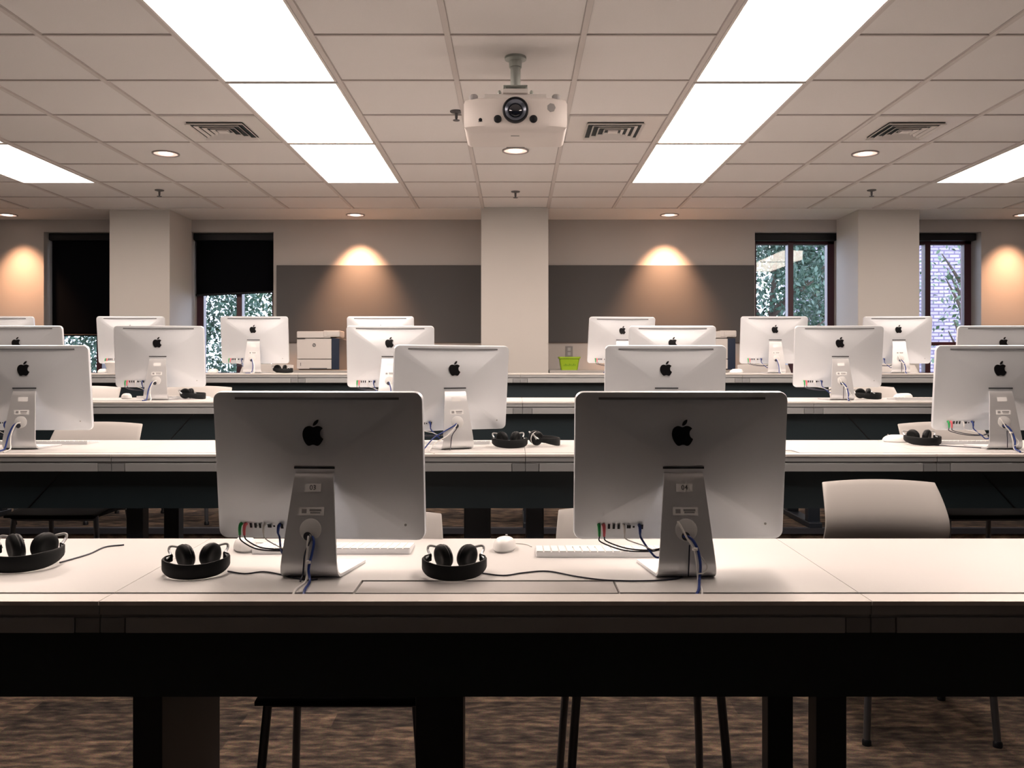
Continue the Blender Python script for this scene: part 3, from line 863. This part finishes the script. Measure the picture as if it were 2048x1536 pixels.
def mouse(row, x, d, yaw, label):
    global mfirst
    o = ms if mfirst else copy_tree(ms); mfirst = False
    o.location = (x, d, TIER[row]+DH); o.rotation_euler = (0, 0, math.radians(yaw))
    tag(o, label, 'mouse', 'white wired mice')
def X(px, d): return (px-1031)*d/F
mouse(0, X(1009, 2.38), 2.38, -10, 'white mouse on the near table between the two big computers')
mouse(0, X(490, 2.38), 2.38, 20, 'white mouse behind the lower left corner of computer 03')
mouse(1, X(1790, 4.02), 4.02, 60, 'white mouse left of the headset at the right of the second row')
mouse(2, X(253, 5.32), 5.32, 30, 'white mouse left of the third row computer before the left pillar')
mouse(2, X(1806, 5.36), 5.36, 60, 'white mouse right of the headset in the third row at right')
mouse(3, X(206, 6.85), 6.85, 60, 'white mouse on the furthest row beside the cup')
mouse(3, X(426, 6.85), 6.85, 60, 'white mouse on the furthest row left of the computer before the half covered window')
mouse(3, X(1473, 6.85), 6.85, 60, 'white mouse on the furthest row right of the right printer')

# ------------------------------------------------------------ headphones
def build_headphones(open_=0):
    r = thing('headphones', '', 'headphones')
    a_, b_ = .076, .064
    arc = []
    for i in range(25):
        t = PI + PI*i/24
        arc.append((a_*math.cos(t), .012+b_*1.15*math.sin(t)))
    arc = [(-a_*.80, .050), (-a_*.97, .032)] + arc + [(a_*.97, .032), (a_*.80, .050)]
    bm = bmesh.new(); rings = []
    for i, (x, y) in enumerate(arc):
        t = i/(len(arc)-1); e = math.sin(PI*t)
        x0, y0 = arc[max(0, i-1)]; x1, y1 = arc[min(len(arc)-1, i+1)]
        tv = Vector((x1-x0, y1-y0)).normalized(); nv = Vector((tv.y, -tv.x))
        hh = .009 + .0085*min(1, e*1.3); th = .0035 if e > .2 else .002
        zc = .020 + .014*(1-e)
        ring = []
        for (s, q) in ((1, -.8), (1, .8), (.4, 1), (-.4, 1), (-1, .8), (-1, -.8), (-.4, -1), (.4, -1)):
            ring.append(bm.verts.new((x+nv.x*th*s, y+nv.y*th*s, zc+hh*q)))
        rings.append(ring)
    for a, b in zip(rings, rings[1:]):
        for k in range(8): bm.faces.new((a[k], a[(k+1) % 8], b[(k+1) % 8], b[k]))
    bm.faces.new(rings[0]); bm.faces.new(rings[-1])
    lo = min(v.co.z for v in bm.verts); bmesh.ops.translate(bm, verts=bm.verts, vec=(0, 0, .001-lo))
    obj('headband', bm, M['soft'], r, smooth='auto')
    for s in (-1, 1):
        cx = s*.029; rot = Matrix.Rotation(s*math.radians(54), 3, 'Z') @ Matrix.Rotation(math.radians(8), 3, 'X')
        c = (cx, .044, .0355)
        bm = bmesh.new()
        lathe(bm, [(.010, -.011), (.018, -.014), (.026, -.013), (.031, -.008), (.032, -.001), (.030, .002)], 32, c, 'y', rot)
        cup = obj('ear_cushion', bm, M['soft'], r, smooth='auto')
        bm = bmesh.new()
        lathe(bm, [(.029, .002), (.030, .006), (.027, .011), (.018, .013), (.008, .014)], 32, c, 'y', rot)
        obj('ear_cup', bm, M['black'], r, smooth='auto')
        tubeobj('yoke', [(s*a_*.80, .050, .034), (s*.070, .060, .050), (s*.062, .066, .058), Vector(c)+rot@Vector((0, .017, .01))], .0032, M['cgrey'], r)
        tubeobj('slider', [(s*a_*.95, .03, .034), (s*a_*.86, .048, .04), (s*.070, .060, .050)], .0028, M['alu'], r)
    return r
hp = build_headphones(); hfirst = True
def headphones(row, x, d, yaw, label, cord=None, boom=False, s=1.0, pale=False):
    global hfirst
    o = copy_tree(hp)
    o.location = (x, d, TIER[row]+DH); o.rotation_euler = (0, 0, math.radians(yaw)); o.scale = (s, s, s)
    tag(o, label, 'headphones', 'black headphones left on the tables')
    if cord:
        inv = Matrix.Rotation(-math.radians(yaw), 3, 'Z')
        pts = [(inv @ (Vector((px, py, pz))-Vector((x, d, 0))))/s for px, py, pz in [(a, b, .0022) for a, b in cord]]
        tubeobj('cord', pts, .0019, M['cblack'], o)
    if pale:
        q = [c_ for c_ in o.children if c_.name.startswith('ear_cup')][0]
        q.data = q.data.copy(); q.data.materials[0] = M['white']; q['label'] = 'white ear cup'
    if boom:
        tubeobj('microphone_boom', [(-.035, .03, .012), (-.01, .005, .010), (.04, .015, .016), (.062, .035, .03)], lambda t: .0055-.002*t, M['black'], o)
    return o
headphones(0, X(909, 2.10), 2.085, 0, 'black headphones lying on the near table right of computer 03',
           [(-.09, 2.10), (-.03, 2.072), (.02, 2.10), (.08, 2.115), (.15, 2.06), (.22, 2.025), (.31, 2.02), (.38, 2.04), (.41, 2.075)])
headphones(0, X(393, 2.10), 2.095, 14, 'black headphones lying on the near table left of computer 03',
           [(-.71, 2.115), (-.66, 2.09), (-.62, 2.11), (-.56, 2.075), (-.50, 2.03), (-.47, 2.035)])
headphones(0, X(42, 2.16), 2.17, 12, 'black headset with thin microphone at the left end of the near table',
           [(-1.175, 2.21), (-1.15, 2.31), (-1.15, 2.40), (-1.11, 2.43)], boom=True, s=1.15)
headphones(1, X(1020, 3.75), 3.76, 8, 'black headphones in the second row, right of the stand peeking past computer 03')
headphones(1, X(1090, 3.92), 3.84, 96, 'black headphones with a white ear cup in the second row, left behind computer 04', pale=True)
headphones(1, X(1842, 3.90), 3.88, -8, 'black headphones in the second row between mouse and rightmost computer',
           [(1.85, 3.85), (1.92, 3.80), (2.0, 3.72), (2.06, 3.66)])
headphones(2, X(385, 5.25), 5.28, 80, 'black headphones with a white ear cup in the third row, before the left pillar', pale=True)
headphones(2, X(1740, 5.25), 5.26, 20, 'black headphones in the third row, right of the computer before the two pane window')
headphones(3, X(567, 6.80), 6.80, 40, 'black headphones in the furthest row beside the left printer')
kill(hp)

# ------------------------------------------------------------ chairs
def build_chair():
    """origin on floor; faces -y (towards the lens); seat front edge at y=0, back at y=.44"""
    r = thing('chair', '', 'chair')
    W = .232
    # backrest shell, slightly concave towards -y, leaning back
    bm = bmesh.new(); nx, nz = 20, 18; g = []
    for j in range(nz+1):
        v = j/nz; row = []
        for i in range(nx+1):
            u = -1+2*i/nx
            half = W*(1.0 - .085*v**3) if v > .3 else W*(.90+.10*math.sin(v/.3*PI/2))
            x = u*half
            z = .47 + .335*v + .010*(1-u*u)*v**3
            y = .400 + .26*max(0, v-.45)**1.7 + .30*max(0, .66-v)**1.7 - .035*u*u*(1-.5*v)
            row.append(bm.verts.new((x, y, z)))
        g.append(row)
    for j in range(nz):
        for i in range(nx): bm.faces.new((g[j][i], g[j][i+1], g[j+1][i+1], g[j+1][i]))
    o = obj('backrest', bm, M['chair'], r, smooth=True)
    s = o.modifiers.new('t', 'SOLIDIFY'); s.thickness = .008; s.offset = 0
    b = o.modifiers.new('b', 'BEVEL'); b.width = .003; b.segments = 2; b.limit_method = 'ANGLE'
    # seat
    bm = bmesh.new(); nx, ny = 18, 18; g = []
    for j in range(ny+1):
        v = j/ny; row = []
        for i in range(nx+1):
            u = -1+2*i/nx
            row.append(bm.verts.new((u*.205*(1-.04*v), .0+.42*v, .445 - .018*(1-u*u)*math.sin(PI*v) - .02*(1-v)**4 + .03*max(0, v-.85)/.15)))
        g.append(row)
    for j in range(ny):
        for i in range(nx): bm.faces.new((g[j][i], g[j][i+1], g[j+1][i+1], g[j+1][i]))
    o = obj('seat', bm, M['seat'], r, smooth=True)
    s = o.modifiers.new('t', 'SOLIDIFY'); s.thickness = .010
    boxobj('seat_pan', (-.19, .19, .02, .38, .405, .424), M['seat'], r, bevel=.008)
    for s in (-1, 1):
        for k, (y0, y1) in enumerate(((.05, .02), (.36, .42))):
            p = tubeobj('leg', [(s*.185, y0, .415), (s*.20, (y0+y1)/2, .22), (s*.212, y1, .012)], .0115, M['chrome'], r, n=12)
            bm = bmesh.new(); lathe(bm, [(.015, 0.0), (.015, .014), (.011, .02)], 14, (s*.212, y1, 0)); obj('foot_cap', bm, M['black'], p, smooth='auto')
        tubeobj('back_upright', [(s*.185, .36, .415), (s*.19, .42, .46), (s*.19, .425, .52), (s*.185, .435, .60)], .010, M['chrome'], r, n=10)
    for y in (.05, .35): boxobj('crossbar', (-.19, .19, y-.01, y+.01, .395, .409), M['chrome'], r, bevel=.003)
    return r
ch = build_chair()
def chair(row, x, yfront, yaw, label, tz=0):
    o = copy_tree(ch)
    o.location = (x, yfront, TIER[row]); o.rotation_euler = (0, 0, math.radians(yaw))
    tag(o, label, 'chair', 'pale plastic chairs behind the tables')
chair(0, -.435, 2.10, 0, 'pale chair tucked under the near table behind computer 03, dark seat underside')
chair(0, .345, 2.17, 0, 'pale chair behind computer 04, left edge of its back showing')
chair(0, 1.37, 2.80, -2, 'pale curved chair back standing clear behind the empty right near table')
chair(1, -2.09, 3.84, 0, 'pale chair back behind the leftmost computer of the second row')
chair(1, 2.15, 3.84, 2, 'pale chair back behind the rightmost computer of the second row')
chair(2, -2.77, 5.08, 0, 'pale chair in the third row left of the computer before the left pillar')
chair(2, -2.05, 5.08, 0, 'pale chair behind the third row computer before the left pillar')
chair(2, 2.25, 5.10, 0, 'pale chair back in the third row right of the computer before the two pane window')
chair(3, -2.07, 6.70, 0, 'pale chair behind the furthest row computer before the half covered window')
chair(3, 2.07, 6.70, 0, 'pale chair behind the furthest row computer before the two pane window')
chair(3, 3.13, 6.70, 0, 'pale chair in the furthest row in front of the right pillar')
kill(ch)

# ------------------------------------------------------------ printers
def printer(x, label):
    r = thing('printer', label, 'printer', (x, 8.03, CZ-.025), 0, 'laser printers on the rear counter')
    b = .006
    boxobj('body', [(-.195, .195, .03, .46, .004, .30)], M['pgrey'], r, bevel=.01)
    boxobj('front_door', (-.20, .125, 0, .03, .105, .295), M['printer'], r, bevel=b)
    boxobj('paper_tray', [(-.20, .125, -.003, .03, .012, .100)], M['printer'], r, bevel=b)
    boxobj('tray_handle', (-.08, .085, -.008, .0, .012, .020), M['pgrey'], r, bevel=.002)
    boxobj('tray_indicator', (-.165, -.160, -.0045, -.002, .04, .07), M['pgrey'], r)
    boxobj('side_panel', (.125, .198, .002, .03, .004, .30), M['navy'], r, bevel=b)
    boxobj('top_cover', [(-.20, .12, -.006, .40, .300, .365), (.05, .205, -.012, .22, .310, .372)], M['printer'], r, bevel=.010)
    boxobj('control_panel', (.085, .19, -.016, -.010, .325, .36), M['printer'], r, bevel=.003)
    boxobj('output_slot', (-.19, -.12, -.008, .0, .293, .297), M['black'], r)
    bm = bmesh.new(); lathe(bm, [(.017, .003), (.017, -.002)], 28, (-.037, 0, .235), 'y'); lg = obj('logo_disc', bm, M['pgrey'], r)
    me = text_mesh('hp', .024)
    for v in me.vertices: v.co = Vector((v.co.x-.037, -.003, v.co.y+.237))
    me.materials.append(M['printer']); o = bpy.data.objects.new('logo_letters', me); COL.objects.link(o); o.parent = lg
printer(-1.85, 'white and navy laser printer on the rear counter under the left tack board')
printer(1.865, 'white and navy laser printer on the rear counter at right, mostly hidden by computers')

def basket():
    r = thing('basket', 'small lime green plastic basket on the rear counter right of the centre pillar', 'basket', (X(1139, 8.10), 8.16, CZ-.025))
    bm = bmesh.new()
    def ring(hx, hy, z): return [bm.verts.new((px, py, z)) for px, py in rrect(2*hx, 2*hy, .018, 5)]
    R = [ring(.078, .055, 0), ring(.096, .07, .112), ring(.093, .067, .112), ring(.076, .053, .004)]
    for a, b in zip(R, R[1:]):
        for i in range(len(a)): bm.faces.new((a[i], a[(i+1) % len(a)], b[(i+1) % len(a)], b[i]))
    bm.faces.new(R[0]); bm.faces.new(R[-1])
    obj('tub', bm, M['bin'], r, smooth='auto')
    bm = bmesh.new()
    R = [ring(.094, .068, .108), ring(.104, .078, .110), ring(.105, .079, .126), ring(.094, .068, .126)]
    R.append(R[0])
    for a, b in zip(R, R[1:]):
        for i in range(len(a)): bm.faces.new((a[i], a[(i+1) % len(a)], b[(i+1) % len(a)], b[i]))
    obj('rim', bm, M['bin'], r, smooth='auto')
    bm = bmesh.new()
    for i in range(9):
        x = -.052+i*.013; h = .008+.010*((i*5) % 3)/2
        box(bm, x-.0022, x+.0022, -.0655, -.058, .042, .042+h)
    obj('pierced_holes', bm, M['bindark'], r)
basket()
r = thing('wall_outlet', 'grey outlet plate on the rear wall above the green basket', 'outlet', (X(1138, YB), YB, CZ+.16))
boxobj('plate', (-.037, .037, -.006, 0, -.055, .055), M['outlet'], r, bevel=.003)
boxobj('socket', [(-.016, .016, -.009, -.004, .006, .040), (-.016, .016, -.009, -.004, -.040, -.006)], M['rail'], r, bevel=.002)
def cup():
    r = thing('cup', 'small grey cup on the furthest row before the left pillar', 'cup', (X(226, 6.8)+.06, 6.64, TIER[3]+DH))
    bm = bmesh.new(); lathe(bm, [(.028, 0), (.031, .02), (.030, .03), (.036, .05), (.044, .075), (.044, .082)], 28); obj('body', bm, M['cup'], r, smooth='auto')
    bm = bmesh.new(); lathe(bm, [(.046, .080), (.046, .090), (.040, .093)], 28); obj('lid', bm, M['white'], r, smooth='auto')
cup()

# ------------------------------------------------------------ outside
tag(boxobj('lawn', (-30, 30, 9.6, 40, -3.3, -3.2), M['ground']), None, None, None, 'structure')
def tree(x, y, rad, h0, h1, n, label, m, seed, leaf=.050):
    rnd = random.Random(seed)
    r = thing('tree', label, 'tree', (x, y, -3.2), 0, 'leafy trees outside the windows')
    bm = bmesh.new()
    tube(bm, [(0, 0, 0), (.1, 0, 2), (0, .1, 3.5), (.1, 0, h1+2.4)], lambda t: .17*(1-t)+.03, n=10)
    for i in range(14):
        a = rnd.uniform(0, 2*PI); z = rnd.uniform(h0+2.6, h1+2.4); L = rad*rnd.uniform(.5, .9)
        tube(bm, [(0, 0, z-.4), (L*.5*math.cos(a), L*.5*math.sin(a), z), (L*math.cos(a), L*math.sin(a), z+.35)], lambda t: .035*(1-t)+.008, n=6, k=3)
    obj('trunk', bm, M['bark'], r, smooth='auto')
    cl = []
    for i in range(70):
        a = rnd.uniform(0, 2*PI); q = math.sqrt(rnd.random())*rad; z = rnd.uniform(h0, h1)+3.2
        cl.append((q*math.cos(a), q*math.sin(a)*.6, z))
    bm = bmesh.new()
    for i in range(n):
        cx, cy, cz = cl[rnd.randrange(len(cl))]
        p = Vector((cx+rnd.gauss(0, .27), cy+rnd.gauss(0, .25), cz+rnd.gauss(0, .20)))
        R = Matrix.Rotation(rnd.uniform(0, 2*PI), 3, 'Z') @ Matrix.Rotation(rnd.gauss(0, .8), 3, 'X') @ Matrix.Rotation(rnd.gauss(0, .6), 3, 'Y')
        s = leaf*rnd.uniform(.6, 1.3)
        q = [Vector((0, -s, 0)), Vector((s*.5, 0, s*.12)), Vector((0, s, 0)), Vector((-s*.5, 0, s*.12))]
        v = [bm.verts.new(p + R @ k) for k in q]
        bm.faces.new((v[0], v[1], v[2])); bm.faces.new((v[0], v[2], v[3]))
    obj('foliage', bm, m, r, recalc=False)
tree(-5.3, 13.2, 1.2, .5, 3.7, 19000, 'leafy tree outside the half covered window, left of its mullion', M['leaf1'], 1)
tree(-4.0, 15.4, 1.2, .5, 4.0, 14000, 'lighter leafy tree outside the half covered window, further back', M['leaf2'], 2)
tree(-7.6, 13.4, .9, .3, 2.6, 8000, 'leafy tree outside the window left of the left pillar', M['leaf1'], 3)
tree(3.9, 13.2, 1.1, .5, 3.8, 16000, 'leafy tree outside the two pane window, behind its left pane', M['leaf1'], 4)
tree(5.6, 15.4, 1.1, .5, 4.2, 12000, 'lighter leafy tree outside the two pane window, behind its right pane', M['leaf2'], 5)
bl = thing('brick_building', 'pale brick building outside the narrow window right of the right pillar', 'building', (9.0, 18.0, -3.2))
boxobj('brick_wall', (-1.5, 5, 0, 6, 0, 8.5), M['brick'], bl)
boxobj('roof', (-1.7, 5.2, -.2, 6.2, 8.5, 8.8), M['rail2'], bl)
tree(8.1, 15.4, .5, 2.0, 3.9, 500, 'thin branches outside the narrow right window in front of the brick', M['leaf2'], 6, .06)

# ------------------------------------------------------------ world, camera
w = bpy.data.worlds.new('sky'); S.world = w; w.use_nodes = True
nt = w.node_tree; bg = nt.nodes['Background']
bg.inputs['Color'].default_value = (.76, .80, 1.0, 1); bg.inputs['Strength'].default_value = 8.0
cam = bpy.data.cameras.new('camera'); co = bpy.data.objects.new('camera', cam); COL.objects.link(co)
co.location = (0, 0, CZ); co.rotation_euler = (PI/2, 0, 0)
cam.sensor_width = 36; cam.lens = F/2048*36; cam.shift_x = -7/2048; cam.shift_y = -33/2048
cam.clip_start = .05; cam.clip_end = 200
S.camera = co
S.view_settings.view_transform = 'Standard'; S.view_settings.look = 'None'
S.view_settings.gamma = 1; S.view_settings.use_curve_mapping = False
S.view_settings.exposure = 0.0
